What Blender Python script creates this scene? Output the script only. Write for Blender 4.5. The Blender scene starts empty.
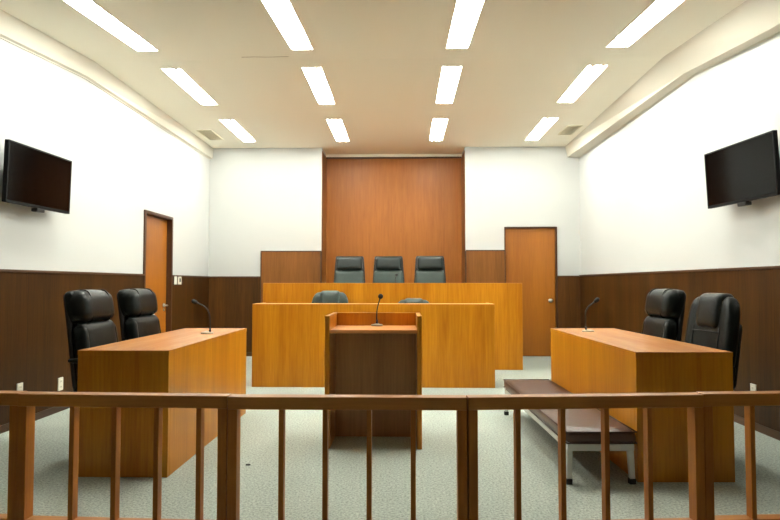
import bpy, bmesh, math, random
from mathutils import Vector, Matrix

random.seed(7)
S = bpy.context.scene
COL = S.collection

# ------------------------------------------------------------------ camera, world, exposure
cam_data = bpy.data.cameras.new('camera')
cam_data.sensor_width = 36.0
cam_data.lens = 28.0
cam_data.clip_start = 0.05
cam = bpy.data.objects.new('camera', cam_data)
COL.objects.link(cam)
cam.location = (0, 0, 1.15)
cam.rotation_euler = (math.radians(90 + 2.17), 0, math.radians(1.32))
S.camera = cam

world = bpy.data.worlds.new('world')
S.world = world
world.use_nodes = True
world.node_tree.nodes['Background'].inputs[0].default_value = (0.9, 0.95, 1, 1)
world.node_tree.nodes['Background'].inputs[1].default_value = 0.0

S.view_settings.view_transform = 'Standard'
S.view_settings.look = 'None'
S.view_settings.gamma = 1.0
S.view_settings.use_curve_mapping = False
S.view_settings.exposure = 1.1
TUBE_POWER = 36.0

# ------------------------------------------------------------------ materials
def new_mat(name):
    m = bpy.data.materials.new(name)
    m.use_nodes = True
    nt = m.node_tree
    return m, nt, nt.nodes['Principled BSDF']

def rgb(r, g, b):
    f = lambda c: (c / 255 / 12.92) if c / 255 <= 0.04045 else ((c / 255 + 0.055) / 1.055) ** 2.4
    return (f(r), f(g), f(b), 1)

def plain(name, col, rough=0.5, metal=0.0, spec=0.5, noise=0.0, nscale=20, bump=0.0, bscale=200, coat=0.0):
    m, nt, b = new_mat(name)
    b.inputs['Base Color'].default_value = col
    b.inputs['Roughness'].default_value = rough
    b.inputs['Metallic'].default_value = metal
    b.inputs['Specular IOR Level'].default_value = spec
    b.inputs['Coat Weight'].default_value = coat
    tc = nt.nodes.new('ShaderNodeTexCoord')
    if noise > 0:
        n = nt.nodes.new('ShaderNodeTexNoise'); n.inputs['Scale'].default_value = nscale
        n.inputs['Detail'].default_value = 4
        nt.links.new(tc.outputs['Object'], n.inputs['Vector'])
        r = nt.nodes.new('ShaderNodeMapRange')
        r.inputs['From Min'].default_value = 0.25; r.inputs['From Max'].default_value = 0.75
        r.inputs['To Min'].default_value = 1 - noise; r.inputs['To Max'].default_value = 1 + noise
        nt.links.new(n.outputs['Fac'], r.inputs['Value'])
        mx = nt.nodes.new('ShaderNodeVectorMath'); mx.operation = 'SCALE'
        mx.inputs[0].default_value = col[:3]
        nt.links.new(r.outputs['Result'], mx.inputs['Scale'])
        nt.links.new(mx.outputs['Vector'], b.inputs['Base Color'])
    if bump > 0:
        n2 = nt.nodes.new('ShaderNodeTexNoise'); n2.inputs['Scale'].default_value = bscale
        n2.inputs['Detail'].default_value = 3
        nt.links.new(tc.outputs['Object'], n2.inputs['Vector'])
        bp = nt.nodes.new('ShaderNodeBump'); bp.inputs['Strength'].default_value = bump
        bp.inputs['Distance'].default_value = 0.004
        nt.links.new(n2.outputs['Fac'], bp.inputs['Height'])
        nt.links.new(bp.outputs['Normal'], b.inputs['Normal'])
    return m

def wood(name, dark, light, axis='z', rough=0.38, fibre=90, band=7, spec=0.45, seam=0.0, seamdark=0.5, tone=0.0, toneW=0.15, contrast=1.0):
    """veneer whose grain runs along the given axis; optional panel seams"""
    m, nt, b = new_mat(name)
    N, L = nt.nodes, nt.links
    tc = N.new('ShaderNodeTexCoord')
    def mapped(across, along):
        mp = N.new('ShaderNodeMapping')
        sc = [across] * 3
        sc['xyz'.index(axis)] = along
        mp.inputs['Scale'].default_value = sc
        L.new(tc.outputs['Object'], mp.inputs['Vector'])
        return mp
    n1 = N.new('ShaderNodeTexNoise'); n1.inputs['Scale'].default_value = 1; n1.inputs['Detail'].default_value = 5; n1.inputs['Roughness'].default_value = .6
    n1.inputs['Distortion'].default_value = .4
    L.new(mapped(band, band * .07).outputs[0], n1.inputs['Vector'])
    n2 = N.new('ShaderNodeTexNoise'); n2.inputs['Scale'].default_value = 1; n2.inputs['Detail'].default_value = 3
    L.new(mapped(fibre, fibre * .05).outputs[0], n2.inputs['Vector'])
    a = N.new('ShaderNodeMath'); a.operation = 'MULTIPLY'; a.inputs[1].default_value = .65
    L.new(n1.outputs['Fac'], a.inputs[0])
    a2 = N.new('ShaderNodeMath'); a2.operation = 'MULTIPLY_ADD'; a2.inputs[1].default_value = .35
    L.new(n2.outputs['Fac'], a2.inputs[0]); L.new(a.outputs[0], a2.inputs[2])
    mr = N.new('ShaderNodeMapRange')
    mr.inputs['From Min'].default_value = .5 - .17 / contrast; mr.inputs['From Max'].default_value = .5 + .17 / contrast
    L.new(a2.outputs[0], mr.inputs['Value'])
    mix = N.new('ShaderNodeMix'); mix.data_type = 'RGBA'
    mix.inputs['A'].default_value = dark; mix.inputs['B'].default_value = light
    L.new(mr.outputs['Result'], mix.inputs['Factor'])
    out = mix.outputs['Result']
    if seam > 0 or tone > 0:
        sep = N.new('ShaderNodeSeparateXYZ'); L.new(tc.outputs['Object'], sep.inputs[0])
        add = N.new('ShaderNodeMath'); add.operation = 'ADD'       # across coordinate: x + y
        L.new(sep.outputs['X'], add.inputs[0]); L.new(sep.outputs['Y'], add.inputs[1])
    if tone > 0:
        d = N.new('ShaderNodeMath'); d.operation = 'DIVIDE'; d.inputs[1].default_value = toneW; L.new(add.outputs[0], d.inputs[0])
        fl = N.new('ShaderNodeMath'); fl.operation = 'FLOOR'; L.new(d.outputs[0], fl.inputs[0])
        wn = N.new('ShaderNodeTexWhiteNoise'); wn.noise_dimensions = '1D'; L.new(fl.outputs[0], wn.inputs['W'])
        r = N.new('ShaderNodeMapRange'); r.inputs['To Min'].default_value = 1 - tone; r.inputs['To Max'].default_value = 1 + tone
        L.new(wn.outputs['Value'], r.inputs['Value'])
        sc = N.new('ShaderNodeVectorMath'); sc.operation = 'SCALE'
        L.new(out, sc.inputs[0]); L.new(r.outputs['Result'], sc.inputs['Scale']); out = sc.outputs['Vector']
    if seam > 0:
        d = N.new('ShaderNodeMath'); d.operation = 'DIVIDE'; d.inputs[1].default_value = seam; L.new(add.outputs[0], d.inputs[0])
        fr = N.new('ShaderNodeMath'); fr.operation = 'FRACT'; L.new(d.outputs[0], fr.inputs[0])
        lt = N.new('ShaderNodeMath'); lt.operation = 'LESS_THAN'; lt.inputs[1].default_value = .006 / seam; L.new(fr.outputs[0], lt.inputs[0])
        r = N.new('ShaderNodeMapRange'); r.inputs['To Min'].default_value = 1; r.inputs['To Max'].default_value = seamdark
        L.new(lt.outputs[0], r.inputs['Value'])
        sc = N.new('ShaderNodeVectorMath'); sc.operation = 'SCALE'
        L.new(out, sc.inputs[0]); L.new(r.outputs['Result'], sc.inputs['Scale']); out = sc.outputs['Vector']
    L.new(out, b.inputs['Base Color'])
    b.inputs['Roughness'].default_value = rough
    b.inputs['Specular IOR Level'].default_value = spec
    bp = N.new('ShaderNodeBump'); bp.inputs['Strength'].default_value = .08; bp.inputs['Distance'].default_value = .002
    L.new(n2.outputs['Fac'], bp.inputs['Height']); L.new(bp.outputs['Normal'], b.inputs['Normal'])
    return m

M = {}
M['wall'] = plain('white wall paint', (.565, .578, .565, 1), .75, noise=.01, nscale=1.5, spec=.2)
M['beam'] = plain('beam paint', (.66, .63, .54, 1), .7, spec=.2, noise=.015, nscale=2)
M['cap'] = wood('dark cap wood', rgb(58, 36, 18), rgb(86, 54, 28), 'x', .4)
M['capy'] = wood('dark cap wood along wall', rgb(58, 36, 18), rgb(86, 54, 28), 'y', .4)
M['frame'] = wood('dark frame wood', rgb(58, 34, 18), rgb(84, 50, 26), 'z', .4)
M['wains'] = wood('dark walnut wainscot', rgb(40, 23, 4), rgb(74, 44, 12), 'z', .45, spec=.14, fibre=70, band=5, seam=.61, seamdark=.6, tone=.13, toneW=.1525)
M['wains2'] = wood('walnut wainscot of back wall', rgb(56, 33, 10), rgb(92, 56, 20), 'z', .45, fibre=70, band=5, spec=.2, tone=.12, toneW=.1525)  # side wall walnut, brightened in colour to make up for weaker light here
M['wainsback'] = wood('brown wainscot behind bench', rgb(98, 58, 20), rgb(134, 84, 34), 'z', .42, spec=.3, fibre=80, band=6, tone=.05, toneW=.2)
M['panel'] = wood('red brown veneer panel', rgb(136, 78, 28), rgb(164, 102, 42), 'z', .38, spec=.3, fibre=85, band=22, contrast=.7, seam=.0, tone=.03, toneW=.11)
M['honey'] = wood('honey laminate', rgb(164, 98, 10), rgb(192, 127, 22), 'z', .36, spec=.3, fibre=70, band=7, tone=.05, toneW=.12, contrast=1.3)
M['honeytop'] = wood('honey laminate desktop with sheen', rgb(192, 126, 70), rgb(218, 154, 96), 'y', .25, fibre=70, band=7)  # the ceiling's glossy reflection on the tops is put into this lighter honey
M['honeytopx'] = wood('honey laminate worktop with sheen', rgb(200, 128, 64), rgb(222, 152, 86), 'x', .28, fibre=70, band=7)  # grain turned crosswise; top sheen painted into the colour as on the desks
M['honeyin'] = wood('brown inner veneer', rgb(144, 96, 46), rgb(184, 130, 70), 'z', .4, fibre=60, band=6)
M['door'] = wood('orange brown door veneer', rgb(134, 76, 13), rgb(156, 94, 21), 'z', .38, fibre=60, band=4)
M['railx'] = wood('railing wood', rgb(164, 98, 30), rgb(196, 130, 54), 'x', .36, spec=.35, fibre=90, band=14)
M['railz'] = wood('railing post wood', rgb(150, 86, 20), rgb(182, 112, 36), 'z', .4, spec=.25, fibre=90, band=14)
M['leather'] = plain('black leather', rgb(11, 18, 17), .38, spec=.2, noise=.12, nscale=14, bump=.35, bscale=160)
M['leather2'] = plain('slate leather', rgb(48, 62, 57), .42, spec=.5, noise=.1, nscale=14, bump=.3, bscale=160)
M['leather3'] = plain('dark slate leather', rgb(27, 36, 34), .4, spec=.4, noise=.1, nscale=14, bump=.3, bscale=160)
M['seam'] = plain('dark seam', rgb(14, 16, 16), .6)
M['plastic'] = plain('black plastic', rgb(22, 23, 24), .4)
M['rubber'] = plain('black rubber', rgb(18, 18, 18), .7)
M['screen'] = plain('screen glass', rgb(3, 3, 3), .1, spec=.16)
M['bezel'] = plain('black bezel', rgb(5, 5, 6), .5, spec=.12)
M['silver'] = plain('brushed steel', rgb(190, 190, 186), .3, metal=1)
M['micbase'] = plain('champagne metal', rgb(150, 138, 116), .35, metal=.7)
M['greymetal'] = plain('grey painted steel', rgb(200, 203, 200), .4, metal=.2)
M['brown'] = plain('brown vinyl', rgb(62, 33, 20), .36, spec=.6, noise=.12, nscale=9, bump=.35, bscale=120)
M['browndark'] = plain('dark brown piping', rgb(58, 34, 28), .4)
M['plate'] = plain('ivory plastic', rgb(228, 226, 212), .4)
M['dark'] = plain('dark hole', rgb(30, 28, 26), .7)
M['vent'] = plain('vent metal', rgb(232, 228, 204), .6)
M['white'] = plain('white enamel', (.88, .88, .86, 1), .35)
M['stain'] = plain('dark scrap', rgb(48, 46, 44), .8)

def carpet():
    m, nt, b = new_mat('grey green carpet')
    N, L = nt.nodes, nt.links
    tc = N.new('ShaderNodeTexCoord')
    n = N.new('ShaderNodeTexNoise'); n.inputs['Scale'].default_value = 75; n.inputs['Detail'].default_value = 6; n.inputs['Roughness'].default_value = .75
    L.new(tc.outputs['Object'], n.inputs['Vector'])
    r = N.new('ShaderNodeValToRGB')
    r.color_ramp.elements[0].position = .36; r.color_ramp.elements[0].color = rgb(130, 138, 130)
    r.color_ramp.elements[1].position = .64; r.color_ramp.elements[1].color = rgb(196, 203, 193)
    L.new(n.outputs['Fac'], r.inputs['Fac'])
    n2 = N.new('ShaderNodeTexNoise'); n2.inputs['Scale'].default_value = 3; n2.inputs['Detail'].default_value = 3
    L.new(tc.outputs['Object'], n2.inputs['Vector'])
    mr = N.new('ShaderNodeMapRange'); mr.inputs['To Min'].default_value = .93; mr.inputs['To Max'].default_value = 1.07
    L.new(n2.outputs['Fac'], mr.inputs['Value'])
    sc = N.new('ShaderNodeVectorMath'); sc.operation = 'SCALE'
    L.new(r.outputs['Color'], sc.inputs[0]); L.new(mr.outputs['Result'], sc.inputs['Scale'])
    L.new(sc.outputs['Vector'], b.inputs['Base Color'])
    b.inputs['Roughness'].default_value = .95; b.inputs['Specular IOR Level'].default_value = .1
    bp = N.new('ShaderNodeBump'); bp.inputs['Strength'].default_value = .6; bp.inputs['Distance'].default_value = .004
    L.new(n.outputs['Fac'], bp.inputs['Height']); L.new(bp.outputs['Normal'], b.inputs['Normal'])
    return m
M['carpet'] = carpet()

def ceiling_mat():
    """beige painted board ceiling with one hairline crack at a board joint"""
    m, nt, b = new_mat('beige ceiling paint')
    N, L = nt.nodes, nt.links
    tc = N.new('ShaderNodeTexCoord')
    sep = N.new('ShaderNodeSeparateXYZ'); L.new(tc.outputs['Object'], sep.inputs[0])
    def math_(op, a, bb):
        n = N.new('ShaderNodeMath'); n.operation = op
        for i, v in enumerate((a, bb)):
            if isinstance(v, (int, float)): n.inputs[i].default_value = v
            else: L.new(v, n.inputs[i])
        return n.outputs[0]
    nz = N.new('ShaderNodeTexNoise'); nz.inputs['Scale'].default_value = 3
    L.new(tc.outputs['Object'], nz.inputs['Vector'])
    wob = math_('MULTIPLY', nz.outputs['Fac'], .05)
    yy = math_('SUBTRACT', math_('ADD', sep.outputs['Y'], wob), 5.67)
    line = math_('LESS_THAN', math_('ABSOLUTE', yy, 0), .006)
    rng = math_('MULTIPLY', math_('GREATER_THAN', sep.outputs['X'], -1.54), math_('LESS_THAN', sep.outputs['X'], -1.09))
    fac = math_('MULTIPLY', line, rng)
    mix = N.new('ShaderNodeMix'); mix.data_type = 'RGBA'
    mix.inputs['A'].default_value = (.93, .91, .78, 1); mix.inputs['B'].default_value = (.3, .23, .15, 1)
    L.new(fac, mix.inputs['Factor'])
    L.new(mix.outputs['Result'], b.inputs['Base Color'])
    b.inputs['Roughness'].default_value = .8; b.inputs['Specular IOR Level'].default_value = .15
    return m
M['ceiling'] = ceiling_mat()

def tube_mat():
    m, nt, b = new_mat('lit fluorescent tube')
    b.inputs['Base Color'].default_value = (1, 1, 1, 1)
    b.inputs['Emission Color'].default_value = (.985, 1.0, .91, 1)
    b.inputs['Emission Strength'].default_value = TUBE_POWER
    return m
M['tube'] = tube_mat()

# ------------------------------------------------------------------ mesh helpers
def finish(name, bm, mat, parent=None, smooth=False, bevel=0.0, seg=2, sub=0):
    bmesh.ops.remove_doubles(bm, verts=bm.verts, dist=1e-6)
    bmesh.ops.recalc_face_normals(bm, faces=bm.faces)
    me = bpy.data.meshes.new(name)
    bm.to_mesh(me); bm.free()
    o = bpy.data.objects.new(name, me)
    COL.objects.link(o)
    me.materials.append(M[mat] if isinstance(mat, str) else mat)
    if smooth:
        for p in me.polygons: p.use_smooth = True
    if bevel > 0:
        md = o.modifiers.new('bevel', 'BEVEL'); md.width = bevel; md.segments = seg
        md.limit_method = 'ANGLE'; md.angle_limit = math.radians(50)
        md.harden_normals = False
    if sub:
        md = o.modifiers.new('sub', 'SUBSURF'); md.levels = sub; md.render_levels = sub
    if parent: o.parent = parent
    return o

def box(bm, x0, x1, y0, y1, z0, z1):
    vs = [bm.verts.new((x, y, z)) for x in (x0, x1) for y in (y0, y1) for z in (z0, z1)]
    for f in ((0, 1, 3, 2), (4, 6, 7, 5), (0, 4, 5, 1), (2, 3, 7, 6), (0, 2, 6, 4), (1, 5, 7, 3)):
        bm.faces.new([vs[i] for i in f])

def boxes(*bs):
    bm = bmesh.new()
    for b in bs: box(bm, *b)
    return bm

def prism(bm, pts, a0, a1, axis='y'):
    """extrude closed 2-D polygon pts along an axis"""
    def P(p, t):
        return (p[0], t, p[1]) if axis == 'y' else ((t, p[0], p[1]) if axis == 'x' else (p[0], p[1], t))
    A = [bm.verts.new(P(p, a0)) for p in pts]; B = [bm.verts.new(P(p, a1)) for p in pts]
    n = len(pts)
    for i in range(n): bm.faces.new((A[i], A[(i + 1) % n], B[(i + 1) % n], B[i]))
    bm.faces.new(A); bm.faces.new(B[::-1])

def rbox(bm, c, size, r=.03, n=10, puff=0.0, warp=None, puffaxis=1):
    """rounded, optionally puffed, cushion volume"""
    hx, hy, hz = [s / 2 for s in size]
    r = min(r, hx * .999, hy * .999, hz * .999)
    t = bmesh.new()
    bmesh.ops.create_cube(t, size=2)
    bmesh.ops.subdivide_edges(t, edges=t.edges, cuts=n, use_grid_fill=True)
    H = (hx, hy, hz)
    for v in t.verts:
        u = v.co.copy()
        p = []
        for k in range(3):      # cluster samples near the rounded rims
            s = math.copysign(abs(u[k]) ** .75, u[k]); p.append(s * H[k])
        inner = [max(-(H[k] - r), min(H[k] - r, p[k])) for k in range(3)]
        d = Vector([p[k] - inner[k] for k in range(3)])
        if d.length > 1e-9: d = d.normalized() * r
        q = Vector(inner) + d
        if puff:
            a = puffaxis
            o = [k for k in range(3) if k != a]
            w = (1 - (p[o[0]] / H[o[0]]) ** 2) * (1 - (p[o[1]] / H[o[1]]) ** 2)
            q[a] += puff * w * math.copysign(1, u[a]) if abs(u[a]) > .3 else 0
        q += Vector(c)
        if warp: q = Vector(warp(q))
        v.co = q
    bmesh.ops.recalc_face_normals(t, faces=t.faces)
    me = bpy.data.meshes.new('tmp'); t.to_mesh(me); t.free()
    bm.from_mesh(me); bpy.data.meshes.remove(me)

def tube(bm, pts, r, n=10, cap=True):
    pts = [Vector(p) for p in pts]
    rs = r if isinstance(r, (list, tuple)) else [r] * len(pts)
    rings = []
    up = Vector((0, 0, 1))
    prev = None
    for i, p in enumerate(pts):
        d = (pts[min(i + 1, len(pts) - 1)] - pts[max(i - 1, 0)]).normalized()
        if prev is None:
            a = d.cross(up)
            if a.length < .1: a = d.cross(Vector((1, 0, 0)))
            a.normalize()
        else:
            a = (prev - d * prev.dot(d)).normalized()
        prev = a
        b = d.cross(a)
        rings.append([bm.verts.new(p + (a * math.cos(t) + b * math.sin(t)) * rs[i]) for t in [2 * math.pi * k / n for k in range(n)]])
    for i in range(len(rings) - 1):
        for k in range(n):
            bm.faces.new((rings[i][k], rings[i][(k + 1) % n], rings[i + 1][(k + 1) % n], rings[i + 1][k]))
    if cap:
        bm.faces.new(rings[0][::-1]); bm.faces.new(rings[-1])

def lathe(bm, prof, c=(0, 0, 0), n=24):
    rings = []
    for (r, z) in prof:
        if r < 1e-6: rings.append([bm.verts.new((c[0], c[1], c[2] + z))])
        else: rings.append([bm.verts.new((c[0] + r * math.cos(2 * math.pi * k / n), c[1] + r * math.sin(2 * math.pi * k / n), c[2] + z)) for k in range(n)])
    for i in range(len(rings) - 1):
        A, B = rings[i], rings[i + 1]
        for k in range(n):
            if len(A) == 1 and len(B) == 1: continue
            if len(A) == 1: bm.faces.new((A[0], B[k], B[(k + 1) % n]))
            elif len(B) == 1: bm.faces.new((A[k], A[(k + 1) % n], B[0]))
            else: bm.faces.new((A[k], A[(k + 1) % n], B[(k + 1) % n], B[k]))

def tag(o, label, cat, group=None, kind=None):
    o['label'] = label; o['category'] = cat
    if group: o['group'] = group
    if kind: o['kind'] = kind
    return o

def thing(name, label, cat, loc=(0, 0, 0), rz=0, group=None):
    o = bpy.data.objects.new(name, None)
    o.empty_display_size = .1
    COL.objects.link(o)
    o.location = loc; o.rotation_euler = (0, 0, rz)
    return tag(o, label, cat, group)

def struct(name, bm, mat, label, cat, **k):
    o = finish(name, bm, mat, **k)
    return tag(o, label, cat, kind='structure')

def dup(root, loc, rz, label):
    r = root.copy(); COL.objects.link(r)
    r.location = loc; r.rotation_euler = (0, 0, rz); r['label'] = label
    for ch in list(root.children):
        c = ch.copy(); COL.objects.link(c); c.parent = r
        for g in list(ch.children):
            d = g.copy(); COL.objects.link(d); d.parent = c
    return r

# ------------------------------------------------------------------ the room
XL, XR, YB, YF, ZC = -3.10, 2.76, 9.55, -1.5, 3.30
T = .12
struct('floor', boxes((XL - T, XR + T, YF - T, YB + .7, -.1, 0)), 'carpet', 'grey green carpet floor of the courtroom', 'floor')

# left wall with door opening
DY0, DY1, DZ = 7.165, 7.985, 2.0
struct('wall_left', boxes((XL - T, XL, YF, DY0, 0, 3.5), (XL - T, XL, DY1, YB, 0, 3.5), (XL - T, XL, DY0, DY1, DZ, 3.5),
                          (XL - T, XL - T + .02, DY0, DY1, 0, DZ)), 'wall', 'white left wall above the dark wainscot', 'wall')
struct('wall_right', boxes((XR, XR + T, YF, YB, 0, 3.5)), 'wall', 'white right wall above the dark wainscot', 'wall')
RX0, RX1, RZ = 1.58, 2.385, 2.025
PX0, PX1, PZ = -1.303, .965, 3.243
struct('wall_back', boxes((XL - T, PX0, YB, YB + .25, 0, 3.5), (PX1, RX0, YB, YB + .25, 0, 3.5), (RX1, XR + T, YB, YB + .25, 0, 3.5),
                          (RX0, RX1, YB, YB + .25, RZ, 3.5), (PX0 - .1, PX1 + .1, YB + .6, YB + .65, 0, 3.5), (PX0 - .1, PX0, YB + .25, YB + .6, 0, 3.5), (PX1, PX1 + .1, YB + .25, YB + .6, 0, 3.5), (RX0, RX1, YB + .2, YB + .25, 0, RZ)),
       'wall', 'white back wall behind the bench', 'wall')
struct('wall_front', boxes((XL - T, XR + T, YF - T, YF, 0, 3.5)), 'wall', 'white wall behind the viewer', 'wall')  # unseen; pulled close to the viewer so it returns more light

# ceiling with openings for the lamps; its two long margins bend down towards the viewer
LX = [-2.335, -.92, .48, 1.915]
LROWS = [(4.18, 5.42), (5.95, 7.19), (7.86, 9.10)]
LW = .195
SL = .082
def drop(y):
    return 0 if y > 5.75 else min(SL * 2.85, (5.75 - y) * SL)
bm = bmesh.new()
xs = [-3.2, -3.0, -2.62]
for x in LX: xs += [x - LW / 2, x + LW / 2]
xs += [2.1, 2.47, 2.9]
xs = sorted(xs)
ys = sorted([YF - .1, 2.9, 5.75, YB + .65] + [y for r in LROWS for y in r])
def ez(x, y):
    return ZC - drop(y)
grid = {}
for x in xs:
    for y in ys:
        xx = x
        if x == 2.47 and y > 5.75: xx = 2.54 if y > 9 else 2.47 + (y - 5.75) / 3.8 * .07
        grid[(x, y)] = bm.verts.new((xx, y, ez(x, y)))
for i in range(len(xs) - 1):
    for j in range(len(ys) - 1):
        hole = any(abs(xs[i] - (lx - LW / 2)) < 1e-6 for lx in LX) and any(r[0] - 1e-6 <= ys[j] and ys[j + 1] <= r[1] + 1e-6 for r in LROWS)
        if hole: continue
        bm.faces.new((grid[(xs[i], ys[j])], grid[(xs[i + 1], ys[j])], grid[(xs[i + 1], ys[j + 1])], grid[(xs[i], ys[j + 1])]))
c = struct('ceiling', bm, 'ceiling', 'beige ceiling with recessed strip lights', 'ceiling')

# boxed beams along both long walls
def beam(name, secs, label):
    bm = bmesh.new()
    rings = []
    for (y, pts) in secs:
        rings.append([bm.verts.new((x, y, z)) for x, z in pts])
    n = len(rings[0])
    for a, b in zip(rings, rings[1:]):
        for k in range(n): bm.faces.new((a[k], a[(k + 1) % n], b[(k + 1) % n], b[k]))
    bm.faces.new(rings[0]); bm.faces.new(rings[-1][::-1])
    return struct(name, bm, 'beam', label, 'beam')
def lsec(y, xt, xb, zb, zw):
    d = drop(y)
    return (y, [(XL - .05, ZC + .1), (xt, ZC + .1), (xt, ZC - d), (xb, zb), (XL + .012, zw), (XL + .012, zw - .008), (XL - .05, zw - .008)])
beam('trim_1', [lsec(YB + .02, -3.04, -3.052, 3.135, 3.125), lsec(5.75, -3.0, -3.06, 3.15, 3.14), lsec(4.5, -3.0, -3.06, 3.045, 3.035), lsec(2.9, -3.0, -3.06, 2.91, 2.90), lsec(YF, -3.0, -3.06, 2.91, 2.90)],
     'cream boxed beam along the top of the left wall')
def rsec(y, xt, xb, zb, zw):
    d = drop(y)
    return (y, [(XR + .05, ZC + .1), (xt, ZC + .1), (xt, ZC - d), (xb, zb), (XR - .01, zw), (XR - .01, zw - .01), (XR + .05, zw - .01)])
beam('trim_2', [rsec(YB + .02, 2.54, 2.575, 3.13, 3.125), rsec(5.75, 2.47, 2.645, 3.13, 3.125), rsec(4.4, 2.47, 2.645, 2.985, 2.985), rsec(2.9, 2.47, 2.645, 2.87, 2.87), rsec(YF, 2.47, 2.645, 2.87, 2.87)],
     'cream boxed beam along the top of the right wall')

# wainscot
WZ = 1.235
def wains(name, bxs, label, mat='wains'):
    return struct(name, boxes(*bxs), mat, label, 'wainscot')
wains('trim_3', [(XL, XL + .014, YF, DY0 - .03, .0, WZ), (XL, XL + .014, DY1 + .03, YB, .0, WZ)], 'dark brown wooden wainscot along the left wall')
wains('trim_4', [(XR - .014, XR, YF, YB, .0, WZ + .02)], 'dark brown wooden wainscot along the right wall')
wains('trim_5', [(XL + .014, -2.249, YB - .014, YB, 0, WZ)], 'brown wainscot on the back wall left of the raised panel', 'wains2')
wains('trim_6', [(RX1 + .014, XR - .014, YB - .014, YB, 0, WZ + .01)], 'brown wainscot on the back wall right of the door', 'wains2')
wains('trim_7', [(-2.249, PX0 - .016, YB - .03, YB, 0, 1.64)], 'taller brown panel left of the big veneer wall', 'wainsback')
wains('trim_8', [(PX1 + .012, RX0 - .006, YB - .03, YB, 0, 1.65)], 'taller brown panel between veneer wall and door', 'wainsback')
def capo(name, b, label, mat='cap'):
    return struct(name, boxes(*b), mat, label, 'trim', bevel=.003)
capo('trim_9', [(XL, XL + .024, YF, DY0 - .03, WZ, WZ + .022), (XL, XL + .024, DY1 + .03, YB, WZ, WZ + .022)], 'thin dark cap rail on the left wainscot', 'capy')
capo('trim_10', [(XR - .024, XR, YF, YB, WZ + .02, WZ + .042)], 'thin dark cap rail on the right wainscot', 'capy')
capo('trim_11', [(XL + .024, -2.249, YB - .024, YB, WZ, WZ + .02), (-2.262, -2.249, YB - .036, YB, 0, 1.64),
                 (-2.262, PX0, YB - .036, YB, 1.64, 1.658), (PX0 - .016, PX0 + .008, YB - .037, YB + .01, 0, 1.64), (PX1 - .008, PX1 + .012, YB - .037, YB + .01, 0, 1.65), (RX1 + .014, XR - .024, YB - .024, YB, WZ + .01, WZ + .03),
                 (PX1 + .004, RX0 - .006, YB - .036, YB, 1.65, 1.668)], 'thin dark cap strips on the back wall panels')
struct('baseboard_left', boxes((XL + .014, XL + .022, YF, DY0 - .03, 0, .06), (XL + .014, XL + .022, DY1 + .03, YB - .014, 0, .06)), 'capy', 'dark baseboard along the left wall', 'baseboard')
struct('baseboard_right', boxes((XR - .022, XR - .014, YF, YB - .014, 0, .06)), 'capy', 'dark baseboard along the right wall', 'baseboard')
struct('baseboard_back', boxes((XL + .022, -2.262, YB - .024, YB - .014, 0, .06), (RX1 + .014, XR - .022, YB - .024, YB - .014, 0, .06)), 'cap', 'dark baseboard along the back wall', 'baseboard')

# veneer wall in its recess
struct('trim_12', boxes((PX0, PX1, YB + .54, YB + .6, 0, PZ)), 'panel', 'tall red brown veneer panel behind the judges chairs', 'wall panel')
struct('trim_13', boxes((PX0, PX0 + .006, YB + .002, YB + .54, 0, PZ + .005), (PX1 - .006, PX1, YB + .002, YB + .54, 0, PZ + .005)), 'wainsback', 'veneered side faces of the recess', 'trim')  # same veneer as the panel; recess shade put in as darker wood colour
struct('trim_14', boxes((PX0, PX1, YB + .50, YB + .6, PZ + .012, ZC)), 'ceiling', 'cream header above the veneer panel', 'trim')
struct('trim_15', boxes((PX0 + .006, PX1 - .006, YB + .51, YB + .55, PZ - .012, PZ + .012)), 'frame', 'thin dark strip at the top of the veneer panel', 'trim')

# doors
fr = .035
d1 = thing('door_1', 'orange brown door with dark frame in the left wall', 'door', (XL, 0, 0)); d1['kind'] = 'structure'
finish('door_leaf', boxes((-.085, -.045, DY0 + .02, DY1 - .02, .01, DZ - .02)), 'door', d1, bevel=.002)
finish('door_frame', boxes((-.10, .02, DY0 - .03, DY0 + .012, 0, DZ + .025), (-.10, .02, DY1 - .012, DY1 + .03, 0, DZ + .025),
                           (-.10, .02, DY0 + .012, DY1 - .012, DZ - .012, DZ + .025), (-.12, -.085, DY0 + .012, DY1 - .012, 0, DZ)), 'frame', d1, bevel=.002)
def lever(parent, loc, nrm, along, name='door_handle'):
    """rose + neck + lever"""
    bm = bmesh.new()
    n = Vector(nrm); a = Vector(along); p = Vector(loc)
    tube(bm, [p, p + n * .008], .028, 20)
    tube(bm, [p + n * .008, p + n * .05], .010, 12)
    tube(bm, [p + n * .05, p + n * .05 + a * .10], [.011, .009], 12)
    return finish(name, bm, 'silver', parent, smooth=True)
lever(d1, (-.045, DY1 - .10, .858), (1, 0, 0), (0, -1, 0))
bm = bmesh.new(); tube(bm, [(-.045, DY1 - .10, .80), (-.036, DY1 - .10, .80)], .018, 16)
finish('lock_cylinder', bm, 'silver', d1, smooth=True)

d2 = thing('door_2', 'orange brown door with round knob in the back wall', 'door', (0, YB, 0)); d2['kind'] = 'structure'
finish('door_leaf', boxes((RX0 + .012, RX1 - .012, .03, .07, .012, RZ - .012)), 'door', d2, bevel=.002)
finish('door_frame', boxes((RX0 - .004, RX0 + .01, -.02, .12, 0, RZ + .006), (RX1 - .01, RX1 + .012, -.02, .12, 0, RZ + .006),
                           (RX0 + .01, RX1 - .01, -.02, .12, RZ - .01, RZ + .006), (RX0 + .01, RX1 - .01, .08, .12, 0, RZ)), 'frame', d2, bevel=.002)
bm = bmesh.new()
tube(bm, [(2.29, .03, .875), (2.29, .02, .875)], .030, 20)
tube(bm, [(2.29, .02, .875), (2.29, -.012, .875), (2.29, -.022, .875), (2.29, -.04, .875), (2.29, -.05, .875)], [.011, .011, .024, .028, .016], 20)
finish('door_knob', bm, 'silver', d2, smooth=True)

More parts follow.
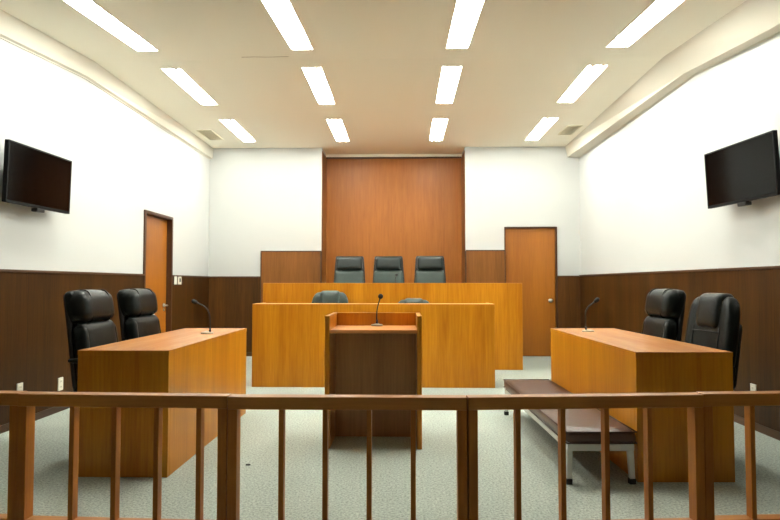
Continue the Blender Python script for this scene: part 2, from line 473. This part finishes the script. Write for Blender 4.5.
# ------------------------------------------------------------------ ceiling lamps
def make_lamp():
    t = thing('ceiling_light', '', 'ceiling light', (0, 0, 0), 0, 'recessed twin tube ceiling lights')
    w, l = LW / 2, .62
    bm = bmesh.new()          # trough: W-shaped reflector
    prof = [(-w, -.002), (-w + .012, .045), (-.045, .05), (0, .022), (.045, .05), (w - .012, .045), (w, -.002)]
    A = [bm.verts.new((x, -l, z)) for x, z in prof]; B = [bm.verts.new((x, l, z)) for x, z in prof]
    for i in range(len(prof) - 1): bm.faces.new((A[i], A[i + 1], B[i + 1], B[i]))
    for R, y in ((A, -l), (B, l)):
        bm.faces.new(R)
    finish('reflector', bm, 'white', t)
    finish('trim_frame', boxes((-w - .005, -w, -l - .005, l + .005, -.006, .002), (w, w + .005, -l - .005, l + .005, -.006, .002),
                               (-w, w, -l - .005, -l, -.006, .002), (-w, w, l, l + .005, -.006, .002)), 'beam', t)
    for x in (-.052, .052):
        bm = bmesh.new(); tube(bm, [(x, -l + .03, .004), (x, l - .03, .004)], .0145, 10)
        finish('tube', bm, 'tube', t, smooth=True)
        for s in (-1, 1):
            finish('lamp_socket', boxes((x - .014, x + .014, s * (l - .03) - .012 + s * .012, s * (l - .03) + .012 + s * .012, -.012, .046)), 'white', t)
    return t
coln = ['leftmost column', 'second column from the left', 'third column from the left', 'rightmost column']
rown = ['nearest visible row', 'middle visible row', 'farthest row by the back wall']
lamp0 = make_lamp(); used = False
for j, (y0, y1) in enumerate(LROWS):
    if j < 0: continue
    for i, x in enumerate(LX):
        lab = 'recessed twin tube strip light, %s, %s' % (coln[i], rown[j])
        ym = (y0 + y1) / 2
        loc = (x, ym, ZC - drop(ym)); tilt = math.atan(SL) if ym < 5.75 else 0
        if not used:
            lamp0.location = loc; lamp0['label'] = lab; used = True; lamp0.rotation_euler = (tilt, 0, 0)
        else:
            dup(lamp0, loc, 0, lab).rotation_euler = (tilt, 0, 0)

# ------------------------------------------------------------------ ceiling vents
def vent(x0, x1, y0, y1, label):
    t = thing('ceiling_vent', label, 'vent', ((x0 + x1) / 2, (y0 + y1) / 2, ZC), 0, 'ceiling vents')
    w, l = (x1 - x0) / 2, (y1 - y0) / 2
    finish('vent_frame', boxes((-w, -w + .02, -l, l, -.010, 0), (w - .02, w, -l, l, -.010, 0), (-w + .02, w - .02, -l, -l + .02, -.010, 0), (-w + .02, w - .02, l - .02, l, -.010, 0)), 'vent', t)
    finish('vent_back', boxes((-w + .02, w - .02, -l + .02, l - .02, -.003, -.001)), 'vent', t)
    bm = bmesh.new()
    n = 11
    for k in range(n):
        y = -l + .035 + k * (2 * l - .07) / (n - 1)
        prism(bm, [(y - .010, -.008), (y - .008, -.010), (y + .010, -.004), (y + .008, -.003)], -w + .02, w - .02, 'x')
    finish('louvre', bm, 'vent', t)
vent(-2.92, -2.70, 8.40, 8.95, 'beige louvred ceiling vent near the left beam')
vent(2.225, 2.435, 8.24, 8.76, 'beige louvred ceiling vent near the right beam')

# ------------------------------------------------------------------ wall plates
def outlet(loc, rz, label, h=.115, w=.075, name='wall_outlet', cat='outlet', sw=False, small=False):
    t = thing(name, label, cat, loc, rz)
    finish('cover_plate', boxes((-w / 2, w / 2, -.010, 0, -h / 2, h / 2)), 'plate', t, bevel=.003)
    if sw:
        finish('rocker', boxes((-.02, .02, -.014, -.009, -.025, .025)), 'dark' if small else 'plate', t, bevel=.002)
    else:
        for z in (-.025, .025):
            o = finish('socket', boxes((-.017, .017, -.012, -.009, z - .014, z + .014)), 'plate', t, bevel=.002)
            finish('slot', boxes((-.008, -.005, -.0125, -.0115, z - .006, z + .006), (.005, .008, -.0125, -.0115, z - .006, z + .006)), 'dark', o)
    return t
HL, HR = math.radians(90), math.radians(-90)
outlet((XL + .014, 4.83, .29), HL, 'white wall outlet low on the left wainscot, nearest the viewer')
outlet((XL + .014, 5.41, .245), HL, 'white wall outlet low on the left wainscot, beside the left desk')
outlet((XR - .014, 4.86, .30), HR, 'white wall outlet low on the right wainscot')
outlet((XL + .014, 8.12, 1.19), HL, 'narrow white wall switch just past the left door', .12, .085, 'wall_switch', 'switch', True)
outlet((XL + .014, 8.27, 1.19), HL, 'white wall plate with dark button right of the narrow switch', .12, .12, 'wall_switch', 'switch', True, True)

# ------------------------------------------------------------------ televisions
def tv(loc, rz, tilt, w, h, label, wallside):
    """local: screen faces -y"""
    t = thing('television', label, 'television', loc, rz, 'wall mounted televisions')
    R = Matrix.Rotation(tilt, 4, 'X')
    def xf(bm): bmesh.ops.transform(bm, matrix=R, verts=bm.verts); return bm
    finish('screen', xf(boxes((-w / 2 + .012, w / 2 - .012, -.0035, .004, -h / 2 + .022, h / 2 - .012))), 'screen', t)
    bm = bmesh.new()
    box(bm, -w / 2, w / 2, 0, .03, -h / 2, h / 2)
    finish('housing', xf(bm), 'bezel', t, bevel=.004)
    finish('bezel', xf(boxes((-w / 2, w / 2, -.006, .0, h / 2 - .012, h / 2), (-w / 2, w / 2, -.006, .0, -h / 2, -h / 2 + .022),
                             (-w / 2, -w / 2 + .012, -.006, .0, -h / 2 + .022, h / 2 - .012), (w / 2 - .012, w / 2, -.006, .0, -h / 2 + .022, h / 2 - .012))), 'bezel', t, bevel=.002)
    bm = bmesh.new()
    box(bm, -.26, .26, .03, .055, -h / 2 + .02, h / 2 - .1)
    finish('rear_cover', xf(bm), 'bezel', t, bevel=.01)
    bm = bmesh.new()
    box(bm, -.11, .11, .05, .075, -.14, .14)
    box(bm, -.04, .04, .07, wallside, -.05, .05)
    box(bm, -.12, .12, wallside - .02, wallside, -.13, .13)
    finish('wall_bracket', bm, 'plastic', t)
    finish('sensor_box', xf(boxes((-.035, .065, -.004, .05, -h / 2 - .03, -h / 2))), 'plastic', t, bevel=.006)
    return t
tv((-2.95, 4.84, 1.99), HL - .03, .03, .82, .47, 'black flat television mounted on the left wall', .145)
tv((2.61, 4.77, 2.01), HR + .10, .05, .83, .465, 'black flat television mounted on the right wall', .135)

# ------------------------------------------------------------------ benches and desks
# judges bench with platform
t = thing('judges_bench', 'long tall honey wood bench at the back, in front of three high chairs', 'bench', (0, 0, 0))
finish('front_panel', boxes((-1.89, 1.572, 8.11, 8.15, 0, 1.147)), 'honey', t, bevel=.002)
finish('top_board', boxes((-1.89, 1.572, 8.11, 8.36, 1.147, 1.15)), 'honeytopx', t)
finish('side_panel', boxes((-1.89, -1.86, 8.15, 8.62, 0, 1.147)), 'honey', t, bevel=.002)
finish('side_panel', boxes((1.542, 1.572, 8.15, 8.62, 0, 1.147)), 'honey', t, bevel=.002)
finish('desktop', boxes((-1.86, 1.542, 8.15, 8.62, 1.075, 1.10)), 'honeytopx', t)
struct('trim_16', boxes((-1.86, 1.54, 8.64, YB - .04, 0, .465)), 'carpet', 'carpeted platform behind the judges bench', 'platform')

t = thing('clerks_bench', 'long lower honey wood bench in front of the tall judges bench', 'bench', (0, 0, 0))
finish('front_panel', boxes((-1.685, .998, 6.72, 6.75, 0, .915)), 'honey', t, bevel=.002)
finish('top_board', boxes((-1.685, .998, 6.72, 6.95, .915, .918)), 'honeytopx', t)
finish('side_panel', boxes((-1.685, -1.655, 6.75, 7.25, 0, .915)), 'honey', t, bevel=.002)
finish('side_panel', boxes((.968, .998, 6.75, 7.25, 0, .915)), 'honey', t, bevel=.002)
finish('desktop', boxes((-1.655, .968, 6.75, 7.25, .70, .725)), 'honeytopx', t)

def desk(loc, rz, w, l, open_side, label):
    """local origin at front (viewer side) centre; open_side -1 / +1 along x"""
    t = thing('attorney_desk', label, 'desk', loc, rz, 'long side desks')
    h = .748; s = -open_side
    dt = finish('desktop', boxes((-w / 2, w / 2, 0, l, h - .028, h - .003)), 'honey', t)
    finish('laminate_top', boxes((-w / 2, w / 2, 0, l, h - .003, h)), 'honeytop', dt)
    finish('end_panel', boxes((-w / 2 + .001, w / 2 - .001, .001, .035, 0, h - .028)), 'honey', t, bevel=.002)
    finish('end_panel', boxes((-w / 2 + .001, w / 2 - .001, l - .035, l - .003, 0, h - .028)), 'honey', t, bevel=.002)
    xa = s * (w / 2 - .001); xb = s * (w / 2 - .033)
    finish('modesty_panel', boxes((min(xa, xb), max(xa, xb), .035, l - .035, 0, h - .028)), 'honey', t, bevel=.002)
    return t
desk((-1.675, 3.60, 0), 0, .55, 1.79, -1, 'long honey wood desk on the left, with two black chairs')
desk((1.630, 3.585, 0), .024, .565, 1.87, 1, 'long honey wood desk on the right, beside the brown bench')

# lectern
t = thing('lectern', 'open backed honey wood lectern standing in the middle', 'lectern', (-.2145, 4.24, 0))
hw = .3385
finish('side_panel', boxes((-hw, -hw + .033, 0, .50, 0, .92)), 'honey', t, bevel=.003)
finish('side_panel', boxes((hw - .033, hw, 0, .50, 0, .92)), 'honey', t, bevel=.003)
finish('shelf_board', boxes((-hw + .033, hw - .033, .015, .47, .797, .822)), 'honeytopx', t, bevel=.003)
finish('back_rail', boxes((-hw + .033, hw - .033, .47, .50, .70, .92)), 'honey', t, bevel=.002)
finish('inner_panel', boxes((-hw + .033, hw - .033, .35, .37, 0, .797)), 'honeyin', t)
finish('side_lining', boxes((-hw + .033, -hw + .036, .02, .35, 0, .797)), 'honeyin', t)
finish('side_lining', boxes((hw - .036, hw - .033, .02, .35, 0, .797)), 'honeyin', t)

# ------------------------------------------------------------------ microphones
def mic(loc, pts, label, base_r=.048, head_r=.016, head_len=.035, ball=False):
    t = thing('microphone', label, 'microphone', loc, 0, 'gooseneck microphones')
    bm = bmesh.new()
    lathe(bm, [(0, 0), (base_r, 0), (base_r, .006), (base_r * .9, .012), (base_r * .4, .016), (.012, .020), (0, .020)], n=28)
    finish('base', bm, 'micbase', t, smooth=False, bevel=.001)
    bm = bmesh.new()
    P0 = Vector(pts[0])
    tube(bm, [P0, P0 + Vector((0, 0, .035))], .0075, 12)
    finish('socket_sleeve', bm, 'plastic', t, smooth=True)
    # smooth neck
    P = [Vector(p) for p in pts]
    out = []
    Q = [P[0]] + P + [P[-1]]
    for i in range(1, len(Q) - 2):
        for k in range(8):
            u = k / 8
            a, b, c, d = Q[i - 1], Q[i], Q[i + 1], Q[i + 2]
            out.append(.5 * ((2 * b) + (c - a) * u + (2 * a - 5 * b + 4 * c - d) * u * u + (3 * b - a - 3 * c + d) * u ** 3))
    out.append(P[-1])
    bm = bmesh.new(); tube(bm, out, .0052, 10)
    finish('gooseneck', bm, 'plastic', t, smooth=True)
    bm = bmesh.new()
    d = (P[-1] - P[-2]).normalized()
    if ball:
        bmesh.ops.create_uvsphere(bm, u_segments=20, v_segments=12, radius=head_r, matrix=Matrix.Translation(P[-1] + d * head_r * .7))
    else:
        L_ = head_len
        ks = [0, .15, .4, .7, .9, 1.0]; rr = [.45, .85, 1, 1, .75, .25]
        tube(bm, [P[-1] + d * L_ * (k - .05) for k in ks], [head_r * r for r in rr], 18)
    finish('foam_head', bm, 'rubber', t, smooth=True)
    return t
mic((-1.565, 4.81, .748), [(.022, 0, .01), (.022, 0, .10), (.012, 0, .165), (-.025, 0, .215), (-.085, 0, .243)], 'black gooseneck microphone on the left desk', .05, .017, .05)
mic((1.522, 5.07, .748), [(-.018, 0, .01), (-.02, 0, .10), (-.018, 0, .165), (.01, 0, .21), (.055, 0, .245)], 'black gooseneck microphone on the right desk', .05, .017, .052)
mic((-.207, 4.655, .822), [(0, 0, .01), (-.002, 0, .08), (.004, 0, .14), (.024, 0, .212)], 'black gooseneck microphone on the lectern', .046, .020, ball=True)
mic((-.12, 8.42, 1.10), [(0, 0, .01), (.0, 0, .07), (.004, -.01, .12), (.015, -.04, .155)], 'gooseneck microphone on the judges bench, before the middle chair', .045, .017, ball=True)

# ------------------------------------------------------------------ chairs
def chair_base(t):
    bm = bmesh.new()
    lathe(bm, [(0, .08), (.03, .08), (.03, .25), (.018, .25), (.018, .36), (0, .36)], n=18)
    finish('gas_column', bm, 'plastic', t, smooth=False)
    finish('tilt_mechanism', boxes((-.09, .09, -.12, .12, .355, .395)), 'plastic', t, bevel=.008)
    hub = bmesh.new()
    lathe(hub, [(0, .065), (.045, .065), (.05, .10), (.03, .125), (0, .125)], n=20)
    finish('hub', hub, 'plastic', t)
    for k in range(5):
        a = math.radians(90 + 72 * k + 36)
        d = Vector((math.cos(a), math.sin(a), 0)); s = Vector((-d.y, d.x, 0))
        bm = bmesh.new()
        R_ = [(.03, .028, .07, .115), (.16, .022, .068, .10), (.25, .014, .062, .082)]
        rings = []
        for (r, w, z0, z1) in R_:
            rings.append([bm.verts.new(d * r + s * w + Vector((0, 0, z0))), bm.verts.new(d * r - s * w + Vector((0, 0, z0))),
                          bm.verts.new(d * r - s * w * .7 + Vector((0, 0, z1))), bm.verts.new(d * r + s * w * .7 + Vector((0, 0, z1)))])
        for A, B in zip(rings, rings[1:]):
            for i in range(4): bm.faces.new((A[i], A[(i + 1) % 4], B[(i + 1) % 4], B[i]))
        bm.faces.new(rings[0]); bm.faces.new(rings[-1][::-1])
        leg = finish('base_leg', bm, 'plastic', t, bevel=.003)
        cb = bmesh.new()
        p = d * .245
        for o in (-.016, .016):
            q = p + s * o
            tube(cb, [q - s * .009 + Vector((0, 0, .028)), q + s * .009 + Vector((0, 0, .028))], .028, 16)
        box_c = p + Vector((0, 0, .05))
        tube(cb, [p + Vector((0, 0, .028)), p + Vector((0, 0, .07))], .009, 10)
        finish('caster', cb, 'rubber', leg)

def arm_pair(t, mat='leather', z=.645, x=.285, back=0):
    for s in (-1, 1):
        bm = bmesh.new()
        pts = [(s * (x - .06), .10, .42), (s * x, .13, .48), (s * x, .17, .60), (s * x, .14, z - .02), (s * x, -.12, z - .02), (s * x, -.175, z - .06), (s * x, -.16, .52), (s * (x - .04), -.08, .41)]
        P = [Vector(p) for p in pts]; Q = [P[0]] + P + [P[-1]]; out = []
        for i in range(1, len(Q) - 2):
            for k in range(5):
                u = k / 5; a, b, c, d = Q[i - 1], Q[i], Q[i + 1], Q[i + 2]
                out.append(.5 * ((2 * b) + (c - a) * u + (2 * a - 5 * b + 4 * c - d) * u * u + (3 * b - a - 3 * c + d) * u ** 3))
        out.append(P[-1])
        tube(bm, out, .016, 10)
        arm = finish('armrest', bm, 'plastic', t, smooth=True)
        pb = bmesh.new(); rbox(pb, (s * x, .045 - back / 2, z), (.052, .38 - back, .032), .016, 6)
        finish('arm_pad', pb, mat, arm, smooth=True)

def recl(k=.15, z0=.46, curve=.10):
    """lean backward with height and hollow slightly"""
    def f(q):
        h = q.z - z0
        return (q.x, q.y + h * k + curve * (h * (.62 - h)) * -1 * .35, q.z)
    return f

def crease(bm, pts, r=.004):
    tube(bm, pts, r, 6)

def chair_wrap(label, loc, rz, mat='leather'):
    """executive chair, pillow headrest wrapping round between side bolsters"""
    t = thing('office_chair', label, 'chair', loc, rz, 'black leather office chairs')
    chair_base(t)
    bm = bmesh.new(); rbox(bm, (0, -.01, .435), (.50, .50, .10), .045, 10, puff=.018, puffaxis=2)
    finish('seat', bm, mat, t, smooth=True)
    W = recl()
    WL = lambda q: W(Vector((q.x * (1 + .10 * (.87 - q.z) / .4), q.y, q.z)))
    bm = bmesh.new()       # outer shell, tapering up
    rbox(bm, (0, .222, .755), (.48, .04, .64), .0195, 12, warp=lambda q: W(Vector((q.x * (1 - .11 * max(0, q.z - .55) / .5), q.y, q.z))))
    finish('back_shell', bm, 'plastic', t, smooth=True)
    bm = bmesh.new()
    rbox(bm, (0, .155, .665), (.44, .085, .44), .04, 12, puff=.014, warp=WL)
    lum = finish('backrest', bm, mat, t, smooth=True)
    for s in (-1, 1):
        bm = bmesh.new()
        rbox(bm, (s * .197, .157, .655), (.06, .098, .41), .03, 8, warp=WL)
        finish('side_bolster', bm, mat, t, smooth=True)
    bm = bmesh.new()
    for z in (.60, .71):
        rbox(bm, (0, .108, z), (.26, .012, .006), .003, 4, warp=W)
    finish('stitching', bm, 'seam', lum, smooth=True)
    # headrest: thick roll, widest in the middle
    def HW(q):
        h = (q.z - .985) / .11
        k = 1 - .05 * h * h
        return W(Vector((q.x * k, q.y, q.z + .012 * (1 - (q.x / .22) ** 2))))
    bm = bmesh.new()
    rbox(bm, (0, .163, .985), (.445, .145, .215), .062, 12, puff=.006, warp=HW)
    rbox(bm, (0, .200, .985), (.442, .072, .212), .03, 10, warp=HW)
    hr = finish('headrest', bm, mat, t, smooth=True)
    for s in (-1, 1):
        bm = bmesh.new()
        pts = []
        for k in range(15):
            a = -math.pi * .5 + math.pi * k / 14
            yy = .163 - .073 * abs(math.cos(a)) ** .45
            zz = .985 + .108 * math.copysign(abs(math.sin(a)) ** .6, math.sin(a))
            pts.append(HW(Vector((s * .128, yy, zz))))
        crease(bm, pts, .0045)
        finish('piping', bm, 'seam', hr, smooth=True)
    arm_pair(t)
    return t

def chair_drape(label, loc, rz, mat='leather', head=1.075):
    """executive chair, one-piece winged back with a narrow head pad draped over the top"""
    t = thing('office_chair', label, 'chair', loc, rz, 'black leather office chairs')
    chair_base(t)
    bm = bmesh.new(); rbox(bm, (0, -.01, .435), (.50, .50, .10), .045, 10, puff=.018, puffaxis=2)
    finish('seat', bm, mat, t, smooth=True)
    W0 = recl()
    dz = head - 1.075
    def W(q):
        h = max(0, (q.z - .93) / .15)
        k = 1 - .20 * h * h - .12 * abs((q.z - .75) / .33) ** 2
        x = q.x * k
        y = q.y - .035 * (abs(q.x) / .24) ** 2
        return W0(Vector((x, y, q.z + (dz if q.z > .6 else 0))))
    bm = bmesh.new()
    rbox(bm, (0, .20, .75), (.485, .095, .62), .047, 14, puff=.012, warp=W)
    bk = finish('backrest', bm, mat, t, smooth=True)
    bm = bmesh.new()
    rbox(bm, (0, .236, .68), (.40, .05, .42), .024, 8, warp=W0)
    finish('back_shell', bm, 'plastic', t, smooth=True)
    bm = bmesh.new()
    rbox(bm, (0, .165, .965), (.25, .125, .235), .045, 12, puff=.008, warp=lambda q: W0(Vector((q.x, q.y + .012, q.z + dz))))
    finish('head_pad', bm, mat, t, smooth=True)
    bm = bmesh.new()
    for s in (-1, 1):
        crease(bm, [W(Vector((s * .14, .142, z))) for z in (.5, .6, .7, .8, .86)], .004)
    for z in (.64, .83):
        crease(bm, [W(Vector((x, .139, z))) for x in (-.14, -.05, .05, .14)], .004)
    finish('stitching', bm, 'seam', bk, smooth=True)
    arm_pair(t, back=.09)
    return t

def chair_high(label, loc, rz, mat='leather2'):
    """judge's chair: flat rectangular back with dark edge, wide rectangular headrest"""
    t = thing('high_back_chair', label, 'chair', loc, rz, 'high backed judges chairs')
    chair_base(t)
    bm = bmesh.new(); rbox(bm, (0, -.01, .44), (.50, .48, .10), .045, 10, puff=.015, puffaxis=2)
    finish('seat', bm, mat, t, smooth=True)
    def W(q):
        k = 1 - .16 * max(0, (q.z - .5)) / .6
        return (q.x * k, q.y + (q.z - .46) * .12, q.z)
    bm = bmesh.new(); rbox(bm, (0, .215, .78), (.51, .05, .63), .022, 10, warp=W)
    finish('back_shell', bm, 'plastic', t, smooth=True)
    bm = bmesh.new(); rbox(bm, (0, .17, .665), (.475, .07, .42), .03, 10, puff=.008, warp=W)
    finish('backrest', bm, mat, t, smooth=True)
    bm = bmesh.new(); rbox(bm, (0, .155, .985), (.45, .11, .215), .052, 10, puff=.006, warp=W)
    finish('headrest', bm, 'leather3', t, smooth=True)
    arm_pair(t, mat, x=.25)
    return t

c1 = chair_wrap('black leather office chair behind the left desk, nearer the viewer', (-1.945, 4.205, 0), math.radians(90))
dup(c1, (-1.94, 4.95, 0), math.radians(88), 'black leather office chair behind the left desk, nearer the door')
dup(c1, (1.80, 4.83, 0), math.radians(-90), 'black leather chair with wrapped headrest behind the right desk, farther one')
c2 = chair_drape('black leather chair with draped head pad behind the right desk, nearest the viewer', (1.83, 4.09, 0), math.radians(-83))
c3 = chair_drape('dark office chair at the lower bench, left of the lectern', (-.94, 7.48, 0), 0, 'leather2', 1.047)
dup(c3, (.125, 7.60, -.10), 0, 'dark office chair at the lower bench, right of the lectern')
h1 = chair_high('grey green high backed chair behind the tall bench, leftmost of three', (-.83, 8.98, .465), 0)
dup(h1, (-.235, 8.98, .465), 0, 'grey green high backed chair behind the tall bench, middle of three')
dup(h1, (.395, 8.98, .468), 0, 'grey green high backed chair behind the tall bench, rightmost of three')

# ------------------------------------------------------------------ padded bench
t = thing('padded_bench', 'low brown vinyl bench with grey steel legs beside the right desk', 'bench', (1.126, 3.515, 0), .028)
hw, L_ = .204, 1.89
bm = bmesh.new(); rbox(bm, (0, L_ / 2, .269), (hw * 2, L_, .077), .03, 12, puff=.006, puffaxis=2)
cu = finish('cushion', bm, 'brown', t, smooth=True)
bm = bmesh.new()
for z in (.238, .300):
    bm = bmesh.new()
    k = hw - .004; e = .004
    loop = [(-k, e, z), (k, e, z), (k, L_ - e, z), (-k, L_ - e, z)]
    for a, b in zip(loop, loop[1:] + loop[:1]): tube(bm, [a, b], .004, 6)
    finish('piping', bm, 'browndark', cu, smooth=True)
finish('steel_frame', boxes((-hw + .012, -hw + .037, .02, L_ - .02, .190, .228), (hw - .037, hw - .012, .02, L_ - .02, .190, .228),
                            (-hw + .037, hw - .037, .02, .045, .190, .228), (-hw + .037, hw - .037, L_ - .045, L_ - .02, .190, .228)), 'greymetal', t, bevel=.003)
for sx in (-1, 1):
    for y, sy in ((.045, -1), (L_ - .045, 1)):
        bm = bmesh.new()
        a = Vector((sx * (hw - .028), y, .192)); b = Vector((sx * (hw - .022), y + sy * .008, .02))
        w = .016
        A = [bm.verts.new(a + Vector((i * w, j * w, 0))) for i, j in ((-1, -1), (1, -1), (1, 1), (-1, 1))]
        B = [bm.verts.new(b + Vector((i * w * .9, j * w * .9, 0))) for i, j in ((-1, -1), (1, -1), (1, 1), (-1, 1))]
        for i in range(4): bm.faces.new((A[i], A[(i + 1) % 4], B[(i + 1) % 4], B[i]))
        bm.faces.new(A); bm.faces.new(B[::-1])
        leg = finish('leg', bm, 'greymetal', t, bevel=.002)
        finish('rubber_foot', boxes((b.x - .018, b.x + .018, b.y - .018, b.y + .018, 0, .032)), 'rubber', leg, bevel=.003)

# ------------------------------------------------------------------ railing in front
def railing(a, b, label, n=4, offs=None):
    a = Vector((a[0], a[1], 0)); b = Vector((b[0], b[1], 0))
    L_ = (b - a).length; rz = math.atan2(b.y - a.y, b.x - a.x)
    t = thing('railing_section', label, 'railing', a, rz, 'wooden bar railing sections')
    top, dep, e = .7175, .058, .0015
    finish('top_rail', boxes((e, L_ - e, 0, dep, top - .048, top)), 'railx', t, bevel=.0025)
    finish('bottom_rail', boxes((.037, L_ - .037, .004, dep - .004, .186, .231)), 'railx', t, bevel=.002)
    finish('post', boxes((e, .037, .001, dep - .001, 0, top - .048)), 'railz', t, bevel=.002)
    finish('post', boxes((L_ - .037, L_ - e, .001, dep - .001, 0, top - .048)), 'railz', t, bevel=.002)
    g = (L_ - .074) / (n + 1)
    for k in range(n):
        x = offs[k] if offs else .037 + g * (k + 1)
        finish('baluster', boxes((x - .0095, x + .0095, .008, .046, .231, top - .048)), 'railz', t, bevel=.0015)
    return t
railing((-2.40, 2.385), (-1.512, 2.365), 'brown wooden railing section, leftmost, cut by the photo edge')
railing((-1.509, 2.352), (-.676, 2.322), 'brown wooden railing section in front of the left desk', offs=(.216, .385, .553, .720))
railing((-.672, 2.309), (.239, 2.312), 'brown wooden railing section in the middle, in front of the lectern')
railing((.242, 2.316), (1.160, 2.392), 'brown wooden railing section in front of the brown bench and right desk', offs=(.194, .368, .539, .708))
railing((1.166, 2.410), (2.06, 2.475), 'brown wooden railing section, rightmost, cut by the photo edge')

# scrap on the carpet
bm = bmesh.new(); rbox(bm, (0, 0, .004), (.03, .018, .008), .004, 3)
o = finish('scrap', bm, 'stain', None, smooth=True)
o.location = (-.985, 3.855, 0)
tag(o, 'tiny dark scrap on the carpet between left desk and lectern', 'scrap')
